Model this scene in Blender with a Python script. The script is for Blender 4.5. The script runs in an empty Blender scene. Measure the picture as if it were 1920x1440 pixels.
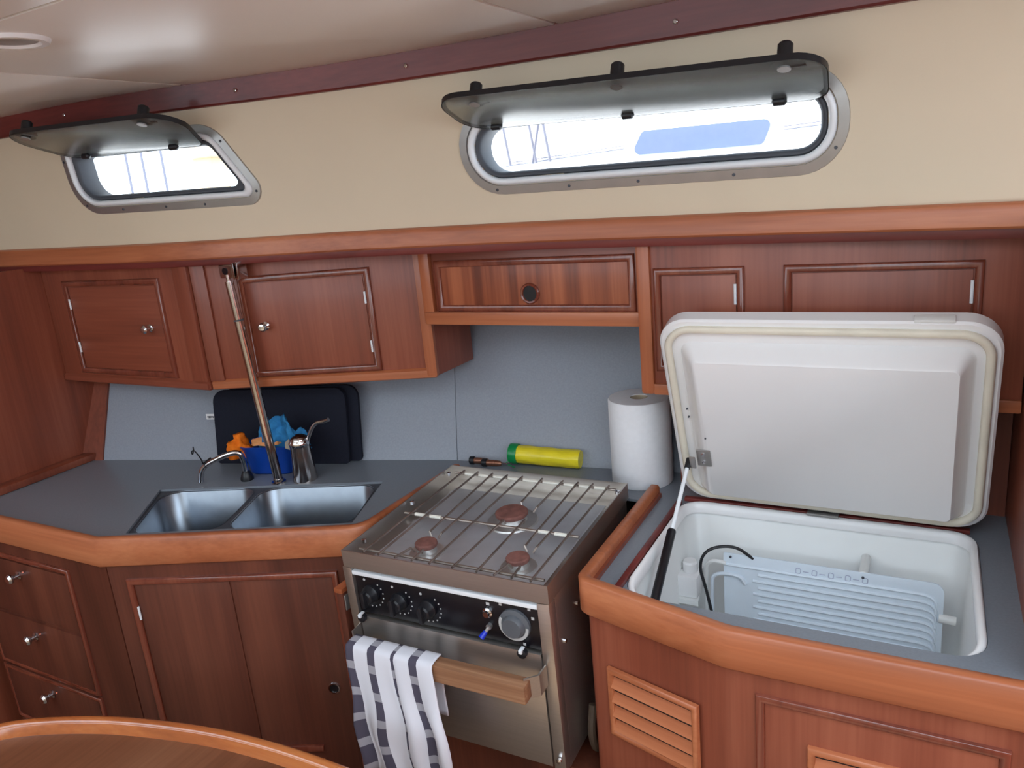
import bpy, bmesh, math, random
from mathutils import Vector, Matrix, noise
random.seed(4)
PI = math.pi
C = bpy.context.scene.collection
H0 = 0.90                       # worktop height above the cabin sole; builders below use z = 0 at the worktop
LN = (0.15)                     # inward lean of the cabin side

# ------------------------------------------------------------------ camera, world, exposure
cam = bpy.data.cameras.new('camera'); camo = bpy.data.objects.new('camera', cam); C.objects.link(camo)
cam.sensor_fit = 'HORIZONTAL'; cam.sensor_width = 36.0; cam.lens = 36.0 * 1442 / 1920
cam.clip_start = 0.02
pitch, roll, yaw = math.radians(14.94), math.radians(5.362), math.radians(29.5)
camo.matrix_world = (Matrix.Translation((0, 0, H0 + 0.73)) @ Matrix.Rotation(yaw, 4, 'Z')
                     @ Matrix.Rotation(PI / 2 - pitch, 4, 'X') @ Matrix.Rotation(-roll, 4, 'Z'))
bpy.context.scene.camera = camo
w = bpy.data.worlds.new('sky'); bpy.context.scene.world = w; w.use_nodes = True
bg = w.node_tree.nodes['Background']; bg.inputs[0].default_value = (0.80, 0.94, 1.07, 1); bg.inputs[1].default_value = 3.1
sun = bpy.data.lights.new('sun', 'SUN'); sun.energy = 9.0; sun.angle = .02; sun.color = (1, .98, .95)
suno = bpy.data.objects.new('sun', sun); C.objects.link(suno); suno.rotation_euler = Vector((.8, .35, -1)).to_track_quat('-Z', 'Y').to_euler()
vs = bpy.context.scene.view_settings
vs.view_transform = 'Standard'; vs.look = 'None'; vs.exposure = 0.35; vs.gamma = 1.0; vs.use_curve_mapping = False

# ------------------------------------------------------------------ materials
def S(r, g, b): 
    f = lambda c: (c / 255 / 12.92) if c / 255 <= .04045 else ((c / 255 + .055) / 1.055) ** 2.4
    return (f(r), f(g), f(b), 1)
def base(name):
    m = bpy.data.materials.new(name); m.use_nodes = True
    nt = m.node_tree; return m, nt, nt.nodes['Principled BSDF']
def plain(name, col, rough=.5, metal=0., var=.06, scale=30, bump=0., coat=0., stretch=(1, 1, 1), trans=0., spec=.5, sheen=0.):
    m, nt, p = base(name); L = nt.links
    tc = nt.nodes.new('ShaderNodeTexCoord'); mp = nt.nodes.new('ShaderNodeMapping'); mp.inputs['Scale'].default_value = stretch
    nz = nt.nodes.new('ShaderNodeTexNoise'); nz.inputs['Scale'].default_value = scale; nz.inputs['Detail'].default_value = 5
    L.new(tc.outputs['Object'], mp.inputs[0]); L.new(mp.outputs[0], nz.inputs['Vector'])
    cr = nt.nodes.new('ShaderNodeValToRGB'); e = cr.color_ramp.elements
    e[0].position = .3; e[1].position = .7
    e[0].color = tuple(c * (1 - var) for c in col[:3]) + (1,); e[1].color = tuple(min(1, c * (1 + var)) for c in col[:3]) + (1,)
    L.new(nz.outputs['Fac'], cr.inputs[0]); L.new(cr.outputs[0], p.inputs['Base Color'])
    p.inputs['Roughness'].default_value = rough; p.inputs['Metallic'].default_value = metal
    p.inputs['Coat Weight'].default_value = coat; p.inputs['Transmission Weight'].default_value = trans
    p.inputs['Specular IOR Level'].default_value = spec; p.inputs['Sheen Weight'].default_value = sheen
    if bump:
        b = nt.nodes.new('ShaderNodeBump'); b.inputs['Strength'].default_value = bump; b.inputs['Distance'].default_value = .002
        L.new(nz.outputs['Fac'], b.inputs['Height']); L.new(b.outputs[0], p.inputs['Normal'])
    return m
def wood(name, dark, mid, light, axis='z', ribbon=9., rough=.42, coat=.14, fine=1.0):
    m, nt, p = base(name); L = nt.links
    tc = nt.nodes.new('ShaderNodeTexCoord')
    sc = {'x': (.7, ribbon, ribbon), 'y': (ribbon, .7, ribbon), 'z': (ribbon, ribbon, .7)}[axis]
    sf = {'x': (4, 130, 130), 'y': (130, 4, 130), 'z': (130, 130, 4)}[axis]
    def nz(scv, det, dist):
        mp = nt.nodes.new('ShaderNodeMapping'); mp.inputs['Scale'].default_value = scv
        n = nt.nodes.new('ShaderNodeTexNoise'); n.inputs['Scale'].default_value = 1.0; n.inputs['Detail'].default_value = det
        n.inputs['Distortion'].default_value = dist
        L.new(tc.outputs['Object'], mp.inputs[0]); L.new(mp.outputs[0], n.inputs['Vector']); return n
    a = nz(sc, 3, .35); b = nz(sf, 2, .1)
    mx = nt.nodes.new('ShaderNodeMix'); mx.data_type = 'FLOAT'; mx.inputs[0].default_value = .28 * fine
    L.new(a.outputs['Fac'], mx.inputs[2]); L.new(b.outputs['Fac'], mx.inputs[3])
    cr = nt.nodes.new('ShaderNodeValToRGB'); e = cr.color_ramp.elements
    e[0].position = .32; e[0].color = dark; e[1].position = .68; e[1].color = light
    k = e.new(.5); k.color = mid
    L.new(mx.outputs[0], cr.inputs[0]); L.new(cr.outputs[0], p.inputs['Base Color'])
    p.inputs['Roughness'].default_value = rough; p.inputs['Coat Weight'].default_value = coat; p.inputs['Coat Roughness'].default_value = .15
    return m
WD, WM, WL = S(116, 58, 41), S(140, 72, 51), S(158, 88, 64)
M = dict(
    wz=wood('mahogany_upright', WD, WM, WL, 'z'),
    wx=wood('mahogany_level', WD, WM, WL, 'x'),
    wbase=wood('mahogany_base_upright', S(74, 38, 28), S(96, 50, 37), S(116, 64, 47), 'z'),  # same mahogany as the lockers, with shade put into the colour
    wflap=wood('mahogany_ribbon', S(92, 42, 28), S(148, 78, 50), S(186, 108, 72), 'z', 30., fine=.5),
    wtrim=wood('varnished_trim_level', S(152, 84, 52), S(180, 105, 68), S(198, 124, 84), 'x', 14., .38, .12),
    wtrimz=wood('varnished_trim_upright', S(148, 80, 48), S(174, 98, 62), S(192, 116, 76), 'z', 14., .36, .15),
    wtrimy=wood('varnished_trim_deep', S(136, 70, 42), S(162, 88, 54), S(182, 106, 66), 'y', 14., .25, .5),
    wdark=wood('dark_mahogany_level', S(88, 32, 30), S(112, 44, 40), S(128, 56, 50), 'x', 12., .42, .15),
    wmould=wood('mahogany_moulding', S(100, 48, 34), S(122, 60, 44), S(138, 74, 54), 'z', 20., .22, .6),
    wtable=wood('table_veneer', S(96, 56, 36), S(120, 73, 50), S(138, 90, 64), 'y', 7., .28, .4),
    wrim=wood('table_edge', S(150, 78, 38), S(178, 98, 50), S(200, 122, 66), 'x', 10., .15, .8),
    oak=wood('worn_oak', S(112, 74, 50), S(150, 106, 76), S(186, 144, 110), 'x', 34., .6, .0),
    cream=plain('cream_vinyl', S(224, 208, 182), .55, var=.02, scale=4),
    head=plain('headliner_gloss', S(246, 244, 240), .36, var=.01, scale=3),
    grey=plain('grey_laminate', S(128, 134, 142), .3, var=.06, scale=220),
    grey2=plain('grey_laminate_upright', S(150, 155, 165), .45, var=.06, scale=220),
    black=plain('black_plastic', S(24, 25, 30), .4),
    blackm=plain('black_enamel', S(16, 15, 22), .3, var=.02),
    blackfab=plain('black_foam_cover', S(30, 32, 44), .8, var=.1, scale=180, spec=.2),
    steel=plain('brushed_steel', S(200, 194, 188), .3, .92, .04, 8, stretch=(1, 40, 40)),
    steelsink=plain('satin_sink_steel', S(146, 153, 162), .33, 1., .06, 30),
    chrome=plain('polished_chrome', S(220, 220, 224), .08, 1., .01),
    polesteel=plain('pole_steel', S(196, 188, 184), .14, 1., .02),
    alu=plain('dull_aluminium', S(176, 174, 172), .42, .8, .06, 20),
    alubright=plain('white_frame_lip', S(240, 244, 248), .25, .0, .01),  # metal coloured white to stand in for its bright sheen
    rubber=plain('grey_rubber', S(72, 76, 84), .6),
    white=plain('white_gelcoat', S(238, 236, 236), .22, var=.015, scale=6, coat=.2),
    whiteold=plain('aged_white_liner', S(230, 230, 228), .28, var=.03, scale=7),
    seal=plain('yellowed_seal', S(230, 222, 204), .5, var=.07, scale=16),
    evap=plain('blue_white_aluminium', S(222, 232, 242), .3, .05, .02),
    paper=plain('paper_towel', S(240, 240, 243), .95, var=.02, scale=90, bump=.15, spec=.1),
    card=plain('cardboard', S(196, 178, 152), .9),
    blue=plain('blue_plastic', S(18, 70, 170), .35, var=.03),
    bluecloth=plain('blue_cloth', S(62, 140, 196), .95, var=.1, scale=120, bump=.3, spec=.1),
    orange=plain('orange_cloth', S(240, 124, 36), .9, var=.12, scale=60, bump=.3, spec=.1),
    peach=plain('peach_cloth', S(232, 160, 104), .9, var=.12, scale=50, bump=.3, spec=.1),
    sponge=plain('cream_sponge', S(214, 200, 178), .95, var=.1, scale=150, bump=.4),
    paleblue=plain('pale_blue_plastic', S(150, 182, 228), .4),
    yellow=plain('yellow_film', S(244, 222, 46), .3, var=.12, scale=22, bump=.5, stretch=(1, 3, 3)),
    green=plain('green_band', S(18, 140, 76), .3, var=.06),
    copper=plain('copper_brown', S(150, 104, 84), .35, .7),
    bluebtn=plain('blue_button', S(20, 50, 190), .3),
    rust=plain('rusty_burner_cap', S(128, 84, 76), .85, .1, .25, 60, .5),
    burner=plain('burner_alloy', S(204, 202, 200), .35, .8, .08),
    rod=plain('scorched_rod', S(164, 152, 144), .36, .85, .25, 14),
    hob=plain('stained_hob_steel', S(196, 198, 204), .45, .55, .14, 9),
    rodwhite=plain('pale_clip', S(236, 232, 220), .4),
    dialgrey=plain('dial_grey', S(92, 96, 102), .4),
    print=plain('white_print', S(190, 190, 190), .6),
    printgrey=plain('grey_print', S(176, 182, 204), .6),
    floorw=wood('sole_teak', S(112, 92, 72), S(132, 110, 88), S(148, 126, 104), 'x', 9.),
    dark=plain('dark_void', S(26, 18, 18), .8),
    hose=plain('dim_hose', S(84, 70, 58), .6),  # beige hose darkened to imitate the dim gap it hangs in
    boatwhite=plain('white_hull', S(250, 250, 250), .4, var=.01),
    tint=plain('tinted_glass', S(100, 112, 140), .1, var=.02),
    mast=plain('grey_spar', S(120, 116, 126), .5),
    buff=plain('buff_paint', S(206, 178, 140), .5, var=.1, scale=8),
    marina=plain('marina_blue', S(70, 120, 190), .6),
    water=plain('harbour_water', S(120, 150, 180), .2, var=.1, scale=3),
)
# smoked acrylic of the swung-up window panes
m, nt, p = base('frosted_smoked_acrylic'); M['acrylic'] = m
p.inputs['Base Color'].default_value = S(186, 192, 190); p.inputs['Transmission Weight'].default_value = .92
p.inputs['Roughness'].default_value = .22; p.inputs['IOR'].default_value = 1.3
# tea towel: woven stripes from UV
m, nt, p = base('striped_towel'); M['towel'] = m; L = nt.links
uv = nt.nodes.new('ShaderNodeUVMap'); sep = nt.nodes.new('ShaderNodeSeparateXYZ'); L.new(uv.outputs[0], sep.inputs[0])
cr = nt.nodes.new('ShaderNodeValToRGB'); cr.color_ramp.interpolation = 'CONSTANT'; els = cr.color_ramp.elements
stops = [(0., 1), (.09, 0), (.26, 1), (.345, 0), (.53, 1), (.57, 0), (.735, 1), (.825, 0)]
els[0].position = 0; els[0].color = (1, 1, 1, 1); els[1].position = stops[1][0]; els[1].color = (0, 0, 0, 1)
for q, v in stops[2:]: k = els.new(q); k.color = (v, v, v, 1)
L.new(sep.outputs[0], cr.inputs[0])
def mth(op, a, bval=None):
    n = nt.nodes.new('ShaderNodeMath'); n.operation = op
    if hasattr(a, 'links'): L.new(a, n.inputs[0])
    if bval is not None: n.inputs[1].default_value = bval
    return n.outputs[0]
row = mth('LESS_THAN', mth('FRACT', mth('MULTIPLY', sep.outputs[1], 17.)), .70)
mul = nt.nodes.new('ShaderNodeMath'); mul.operation = 'MULTIPLY'; L.new(cr.outputs[0], mul.inputs[0]); L.new(row, mul.inputs[1])
mxa = nt.nodes.new('ShaderNodeMix'); mxa.data_type = 'RGBA'; mxa.inputs[6].default_value = S(222, 222, 230); mxa.inputs[7].default_value = S(160, 158, 166)
L.new(cr.outputs[0], mxa.inputs[0])
mxb = nt.nodes.new('ShaderNodeMix'); mxb.data_type = 'RGBA'; mxb.inputs[7].default_value = S(84, 80, 94)
L.new(mul.outputs[0], mxb.inputs[0]); L.new(mxa.outputs[2], mxb.inputs[6]); L.new(mxb.outputs[2], p.inputs['Base Color'])
p.inputs['Roughness'].default_value = .95; p.inputs['Specular IOR Level'].default_value = .1

# ------------------------------------------------------------------ mesh helpers
def box(bm, x0, x1, y0, y1, z0, z1):
    v = [bm.verts.new(q) for q in ((x0, y0, z0), (x1, y0, z0), (x1, y1, z0), (x0, y1, z0), (x0, y0, z1), (x1, y0, z1), (x1, y1, z1), (x0, y1, z1))]
    for f in ((0, 3, 2, 1), (4, 5, 6, 7), (0, 1, 5, 4), (1, 2, 6, 5), (2, 3, 7, 6), (3, 0, 4, 7)): bm.faces.new([v[i] for i in f])
def prism(bm, pts, z0, z1):
    a = [bm.verts.new((q[0], q[1], z0)) for q in pts]; b = [bm.verts.new((q[0], q[1], z1)) for q in pts]; n = len(pts)
    bm.faces.new(a[::-1]); bm.faces.new(b)
    for i in range(n): bm.faces.new((a[i], a[(i + 1) % n], b[(i + 1) % n], b[i]))
def loft(bm, loops, closed=True, cap0=False, cap1=False):
    vs_ = [[bm.verts.new(q) for q in lp] for lp in loops]; n = len(loops[0])
    for a, b in zip(vs_, vs_[1:]):
        for i in range(n if closed else n - 1):
            bm.faces.new((a[i], a[(i + 1) % n], b[(i + 1) % n], b[i]))
    if cap0: bm.faces.new(vs_[0][::-1])
    if cap1: bm.faces.new(vs_[-1])
    return vs_
def tube(bm, pts, r, n=8, caps=True):
    pts = [Vector(q) for q in pts]; rs = r if isinstance(r, (list, tuple)) else [r] * len(pts)
    t0 = (pts[1] - pts[0]).normalized(); ref = Vector((0, 0, 1)) if abs(t0.z) < .9 else Vector((1, 0, 0))
    u = t0.cross(ref).normalized(); loops = []
    for i, q in enumerate(pts):
        t = (pts[min(i + 1, len(pts) - 1)] - pts[max(i - 1, 0)]).normalized()
        u = (u - t * u.dot(t)).normalized(); v = t.cross(u)
        loops.append([q + (u * math.cos(2 * PI * k / n) + v * math.sin(2 * PI * k / n)) * rs[i] for k in range(n)])
    loft(bm, loops, True, caps, caps)
def lathe(bm, prof, o=(0, 0, 0), ax='z', n=20):
    o = Vector(o)
    def pt(r, h, k):
        a = 2 * PI * k / n; c, s = r * math.cos(a), r * math.sin(a)
        return o + Vector({'z': (c, s, h), 'y': (c, h, s), 'x': (h, c, s)}[ax])
    loft(bm, [[pt(max(r, 1e-4), h, k) for k in range(n)] for r, h in prof], True, True, True)
def smooth_path(pts, it=2, closed=False):
    pts = [Vector(q) for q in pts]
    for _ in range(it):
        out = [] if closed else [pts[0]]; n = len(pts)
        for i in range(n if closed else n - 1):
            a, b = pts[i], pts[(i + 1) % n]
            out += [a * .75 + b * .25, a * .25 + b * .75]
        if not closed: out.append(pts[-1])
        pts = out
    return pts
def rpoly(pts, r, seg=6):
    n = len(pts); out = []; rs = r if isinstance(r, (list, tuple)) else [r] * n
    for i in range(n):
        p0, p1, p2 = Vector(pts[i - 1]), Vector(pts[i]), Vector(pts[(i + 1) % n])
        a, b = (p0 - p1), (p2 - p1); la, lb = a.length, b.length; a.normalize(); b.normalize()
        ang = a.angle(b); d = min(rs[i] / math.tan(ang / 2), la * .49, lb * .49); rr = d * math.tan(ang / 2)
        c = p1 + (a + b).normalized() * (rr / math.sin(ang / 2)); s, e = p1 + a * d, p1 + b * d
        va, vb = s - c, e - c; th = va.angle(vb) if va.length > 1e-9 and vb.length > 1e-9 else 0
        for k in range(seg + 1):
            t = k / seg
            q = (va * math.sin((1 - t) * th) + vb * math.sin(t * th)) / math.sin(th) if th > 1e-4 else va.lerp(vb, t)
            out.append(c + q)
    return out
def rrect(x0, x1, y0, y1, r, seg=6): return rpoly([(x0, y0), (x1, y0), (x1, y1), (x0, y1)], r, seg)
def inset(pts, d):
    n = len(pts); out = []; P = [Vector(q) for q in pts]
    ar = sum(P[i].x * P[(i + 1) % n].y - P[(i + 1) % n].x * P[i].y for i in range(n)); sg = 1 if ar > 0 else -1
    for i in range(n):
        a = (P[i] - P[i - 1]).normalized(); b = (P[(i + 1) % n] - P[i]).normalized()
        na, nb = Vector((-a.y, a.x)) * sg, Vector((-b.y, b.x)) * sg
        k = (na + nb); out.append(P[i] + k * (d / (1 + na.dot(nb))))
    return out
def plate(bm, outer, holes, z0, z1):
    top = []
    for lp in [outer] + holes:
        vv = [bm.verts.new((q[0], q[1], z1)) for q in lp]; top.append(vv)
    ed = [bm.edges.new((vv[i], vv[(i + 1) % len(vv)])) for vv in top for i in range(len(vv))]
    bmesh.ops.triangle_fill(bm, use_beauty=True, use_dissolve=False, edges=ed, normal=(0, 0, 1))
    fs = [f for f in bm.faces]; 
    r = bmesh.ops.extrude_face_region(bm, geom=fs)
    bmesh.ops.translate(bm, vec=(0, 0, z0 - z1), verts=[g for g in r['geom'] if isinstance(g, bmesh.types.BMVert)])
def sweep(bm, path, prof, closed=False, upv=(0, 0, 1)):
    """prof: (offset to the left of the path, height along upv); the path lies in the plane normal to upv"""
    P = [Vector(q) for q in path]; U = Vector(upv); n = len(P); loops = []
    for i in range(n):
        a = P[i] - P[i - 1] if (i or closed) else P[1] - P[0]; b = P[(i + 1) % n] - P[i] if (i < n - 1 or closed) else P[-1] - P[-2]
        a = a - U * a.dot(U); b = b - U * b.dot(U)
        na, nb = U.cross(a.normalized()), U.cross(b.normalized()); k = na + nb; k = k / max(.3, 1 + na.dot(nb))
        loops.append([P[i] + k * o + U * h for o, h in prof])
    if closed: loops.append(loops[0])
    loft(bm, loops, True, not closed, not closed)
    if closed: bmesh.ops.remove_doubles(bm, verts=bm.verts[:], dist=1e-6)
RND = [(0, 0), (0, .6), (.12, .85), (.35, 1), (.65, 1), (.88, .85), (1, .6), (1, 0)]      # rounded-top moulding
def rprof(w_, h_, o=0, z=0): return [(o + a * w_, z + b * h_) for a, b in RND]
def finish(name, bm, mat, parent=None, bevel=0., smooth=True, ang=35, loc=None, rot=None):
    bmesh.ops.remove_doubles(bm, verts=bm.verts[:], dist=1e-6)
    bmesh.ops.recalc_face_normals(bm, faces=bm.faces[:])
    lim = math.radians(ang)
    if bevel:
        es = [e for e in bm.edges if len(e.link_faces) == 2 and e.calc_face_angle(0) > math.radians(30)]
        bmesh.ops.bevel(bm, geom=es, offset=bevel, segments=2, profile=.6, affect='EDGES', clamp_overlap=True)
    for f in bm.faces: f.smooth = smooth
    for e in bm.edges:
        if len(e.link_faces) == 2 and e.calc_face_angle(0) > lim: e.smooth = False
    me = bpy.data.meshes.new(name); bm.to_mesh(me); bm.free()
    me.materials.append(M[mat] if isinstance(mat, str) else mat)
    o = bpy.data.objects.new(name, me); C.objects.link(o)
    if parent: o.parent = parent
    if loc: o.location = loc
    if rot: o.rotation_euler = rot
    return o
def NB(): return bmesh.new()
def mbox(name, mat, parent, a, bevel=0., **k): b = NB(); box(b, *a); return finish(name, b, mat, parent, bevel, **k)
def mtube(name, mat, parent, pts, r, n=8, **k): b = NB(); tube(b, pts, r, n); return finish(name, b, mat, parent, **k)
def mlathe(name, mat, parent, prof, o=(0, 0, 0), ax='z', n=20, **k): b = NB(); lathe(b, prof, o, ax, n); return finish(name, b, mat, parent, **k)
def tag(o, label=None, cat=None, group=None, kind=None):
    if label: o['label'] = label
    if cat: o['category'] = cat
    if group: o['group'] = group
    if kind: o['kind'] = kind
    return o
def thing(name, label, cat, loc=(0, 0, 0), rz=0., group=None, kind=None, rot=None):
    o = bpy.data.objects.new(name, None); C.objects.link(o); o.empty_display_size = .05
    o.location = loc; o.rotation_euler = rot if rot else (0, 0, rz)
    return tag(o, label, cat, group, kind)
def struct(name, rz=0., loc=(0, 0, 0)): return thing(name, None, None, loc, rz, kind='structure')

KF = .9658          # fiddle line and base fronts stand this much nearer than the worktop plane
def kp(x, y, z=0.): return (x * KF, y * KF, .73 + (z - .73) * KF)
# ------------------------------------------------------------------ setting: cabin side, shelf trim, deckhead
CP = [(-3.2, 1.285), (-2.45, 1.292), (-1.85, 1.308), (-1.68, 1.32), (-1.45, 1.38), (-1.17, 1.455), (-.76, 1.50), (-.43, 1.495), (-.13, 1.48), (.12, 1.46), (.9, 1.41)]
def lin(x):
    if x <= CP[0][0]: return CP[0][1]
    for (a, b), (c, d) in zip(CP, CP[1:]):
        if x <= c: return b + (d - b) * (x - a) / (c - a)
    return CP[-1][1]
def yt(x): return sum(lin(x + k * .03) for k in range(-5, 6)) / 11
def Yw(x, z): return yt(x) + .012 - LN * (z - .64)
def W3(x, z, off=0.): return Vector((x, Yw(x, z) - off, z))
def ztop(x): return .636 - .0155 * (x + .76)
def zbot(x): return .588 - .0125 * (x + .76)
def zband(x): return .947 - .016 * max(-.9, x + .76) if x > -.76 else .947 + .004 * (-.76 - x)
XA, XB = -3.6, 1.2

def shear(pts, x0): return [Vector((q[0], q[1] - .0155 * (q[0] - x0))) for q in pts]
winR = shear([(-.907, .692), (-.135, .692), (-.135, .876), (-.907, .876)], -.521); winR_r = [.095, .085, .085, .09]
winL = [(-2.0, .737), (-1.386, .722), (-1.492, .917), (-1.985, .926)]; winL_r = [.11, .04, .075, .05]
def wloop(poly, rr, d, seg=8, sub=16):
    p_ = rpoly(inset(poly, d), [max(.012, r - d) for r in rr], seg); out = []
    for i, q in enumerate(p_):
        out.append(q)
        if i % (seg + 1) == seg: out += [q.lerp(p_[(i + 1) % len(p_)], k / sub) for k in range(1, sub)]
    return out
def inside(poly, x, z):
    c = False; n = len(poly)
    for i in range(n):
        a, b = poly[i], poly[(i + 1) % n]
        if (a[1] > z) != (b[1] > z) and x < (b[0] - a[0]) * (z - a[1]) / (b[1] - a[1]) + a[0]: c = not c
    return c
holes = [wloop(winR, winR_r, .03), wloop(winL, winL_r, .03)]
bm = NB(); nx, nz_ = 480, 44; gv = {}
for i in range(nx):
    for j in range(nz_):
        x, z = XA + (i + .5) * (XB - XA) / nx, .62 + (j + .5) * .40 / nz_
        if any(inside(h, x, z) for h in holes): continue
        q = []
        for di, dj in ((0, 0), (1, 0), (1, 1), (0, 1)):
            k = (i + di, j + dj)
            if k not in gv:
                xx, zz = XA + k[0] * (XB - XA) / nx, .62 + k[1] * .40 / nz_
                gv[k] = bm.verts.new(W3(xx, zz))
            q.append(gv[k])
        bm.faces.new(q)
wall = finish('wall_hull', bm, 'cream'); tag(wall, kind='structure')
sm = wall.modifiers.new('thickness', 'SOLIDIFY'); sm.thickness = .025; sm.offset = 1
def ribbon(name, mat, xs, sect, parent=None, **k):
    bm = NB(); loft(bm, [[Vector((x, *q)) for q in sect(x)] for x in xs], True, True, True); return finish(name, bm, mat, parent, **k)
def xr(a, b, n): return [a + (b - a) * i / n for i in range(n + 1)]
t1 = struct('trim_1')
def sec_main(x):
    y = yt(x); a, b = zbot(x), ztop(x)
    return [(y, a + .004), (y - .004, a + .008), (y - .004, b - .012), (y - .001, b - .004), (y + .006, b), (y + .03, b), (y + .03, a + .004)]
def sec_lip(x):
    y = yt(x); a = zbot(x)
    return [(y + .006, a - .012), (y + .004, a - .008), (y + .004, a + .004), (y + .03, a + .004), (y + .03, a - .012)]
ribbon('shelf_trim', 'wtrim', xr(XA, 1.2, 120), sec_main, t1)
ribbon('lower_lip', 'wdark', xr(XA, 1.2, 120), sec_lip, t1)
t2 = struct('trim_2')
def sec_band(x):
    z = zband(x)
    return [(Yw(x, z) - .014, z), (Yw(x, z) - .018, z + .004), (Yw(x, z + .05) - .018, z + .062), (Yw(x, z) + .01, z + .062), (Yw(x, z) + .01, z)]
ribbon('band', 'wdark', xr(XA, 1.2, 80), sec_band, t2)
for x in (-1.895, -1.397, -.985, -.418, .02):
    z = zband(x) + .026; q = W3(x, z, .019)
    mlathe('screw', 'chrome', t2, [(.0045, .004), (.0045, -.001), (.003, -.002)], q, 'y', 10)
ribbon('wall_side_deck', 'boatwhite', xr(XA, 1.2, 24), lambda x: [(yt(x) + .032, .606), (yt(x) + .032, .64), (2.3, .64), (2.3, .606)])
tag(bpy.data.objects['wall_side_deck'], kind='structure')

# deckhead panels with recessed seams
ce = struct('ceiling')
def panel(x0, x1, y0, y1, curve=False):
    bm = NB()
    if curve:
        pts = [(x, yt(x) - .058) for x in xr(x0, x1, 14)]; poly = [(x0, y0)] + [(x1, y0)] + pts[::-1]
    else: poly = [(x0, y0), (x1, y0), (x1, y1), (x0, y1)]
    prism(bm, poly, 1.0, 1.022); return finish('headliner_panel', bm, 'head', ce, .004)
for x0, x1, y0 in ((-2.9, -1.524, .692), (-1.518, -.648, .692), (-.642, .5, .62)):
    panel(x0, x1, y0, 1.4, True)
for x0, x1 in ((-2.9, -1.524), (-1.518, -.65)): panel(x0, x1, .1, .686)
for q in ((-2.9, -.6, .1, 1.46), (-.6, 1.2, .62, 1.46), (-3.6, -2.9, -1.4, 1.46), (-2.9, -2.5, -1.4, .1), (-1.3, -.6, -1.4, .1), (-.6, 1.2, -1.4, -.6), (-2.5, -1.3, -1.4, -.8)):
    mbox('deck_core', 'cream', ce, (*q, 1.02, 1.05))  # gaps between boards: unseen hatch and companionway, added and sized for daylight
sp = thing('ceiling_speaker', 'round white trim ring set flush into the headliner', 'ceiling fitting', (-1.245, .765, 1.0))
mlathe('ring', 'white', sp, [(.036, -.001), (.04, -.006), (.05, -.006), (.054, 0), (.054, .002), (.036, .002)], n=32)
mlathe('mesh', 'alu', sp, [(.036, -.002), (.001, -.003)], n=32)

# floor and bulkheads
fl = struct('floor')
for i in range(25): mbox('plank', 'floorw', fl, (-3.6, 1.2, -1.4 + i * .14, -1.4 + i * .14 + .136, -.925, -.90), .002)
mbox('subfloor', 'dark', fl, (-3.6, 1.2, -1.4, 2.1, -.94, -.925))
wp = struct('wall_port'); mbox('lining', 'cream', wp, (-3.6, 1.2, -1.42, -1.4, -.9, .50)); mbox('lining', 'cream', wp, (-3.6, 1.2, -1.42, -1.4, .97, 1.05))
for a_, b_ in ((-3.6, -2.7), (-1.95, -1.8), (.0, .15), (.5, 1.2)): mbox('window_pillar', 'cream', wp, (a_, b_, -1.42, -1.4, .50, .97))  # openings between pillars are added out of view to light the cabin side
mbox('settee_front', 'cream', wp, (-3.6, .2, -1.4, -.9, -.9, -.45))  # unseen settee, made cream to bounce light onto the deckhead
wf = struct('wall_forward'); mbox('lining', 'wz', wf, (-3.62, -3.6, -1.4, 2.06, -.9, 1.05))
wa = struct('wall_aft'); mbox('lining', 'wz', wa, (1.2, 1.22, -1.4, 2.06, -.9, .6))
wo = struct('wall_starboard'); mbox('hull_lining', 'dark', wo, (-3.6, 1.2, 2.06, 2.08, -.9, .61))  # unseen hull side, added to stop light leaking in behind the cabinets
wl = struct('wall_left'); mbox('bulkhead', 'wz', wl, (-2.35, -2.32, .55, 1.62, -.9, .604))
mbox('base_strip', 'wz', wl, (-2.32, -2.272, .6, 1.36, .0005, .022), .005)
wr = struct('wall_right'); mbox('partition', 'wz', wr, (.145, .165, 1.11, 1.9, -.9, .604))

# ------------------------------------------------------------------ backsplash (leans outboard with the hull)
wb = struct('wall_backsplash')
def leanpanel(name, mat, a, b, z0, z1, th=.012, tl=.42, inner=0., par=None):
    a, b = Vector(a), Vector(b); t = (b - a).normalized(); n = Vector((-t.y, t.x)); bm = NB(); v = []
    for z, d in ((z0, 0), (z1, 0)):
        for q in (a, b):
            for e in (inner, inner + th):
                p_ = q + n * (tl * z + e); v.append(bm.verts.new((p_.x, p_.y, z)))
    for f in ((0, 2, 6, 4), (1, 5, 7, 3), (0, 1, 3, 2), (4, 6, 7, 5), (0, 4, 5, 1), (2, 3, 7, 6)): bm.faces.new([v[i] for i in f])
    return finish(name, bm, mat, par or wb)
def splash(x0, x1, gap0, gap1):
    bm = NB(); lp = []
    for e in (0, .012):
        for z in (-.01, .60):
            for x, g in ((x0, gap0), (x1, gap1)):
                y = (1.355 + (x + 2.246) * .26005) if x <= -1.125 else (1.647 + (x + 1.125) * .1205)
                lp.append(bm.verts.new((x - .165 * z + g, y + .405 * z + e, z)))
    for f in ((0, 1, 3, 2), (4, 6, 7, 5), (0, 4, 5, 1), (2, 3, 7, 6), (0, 2, 6, 4), (1, 5, 7, 3)): bm.faces.new([lp[i] for i in f])
    return finish('panel', bm, 'grey2', wb)
splash(-2.246, -1.125, 0, -.0012); splash(-1.125, .2, .0008, 0)
leanpanel('corner_post', 'wz', (-2.33, 1.333), (-2.247, 1.355), 0, .60, .02, inner=-.006)

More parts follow.
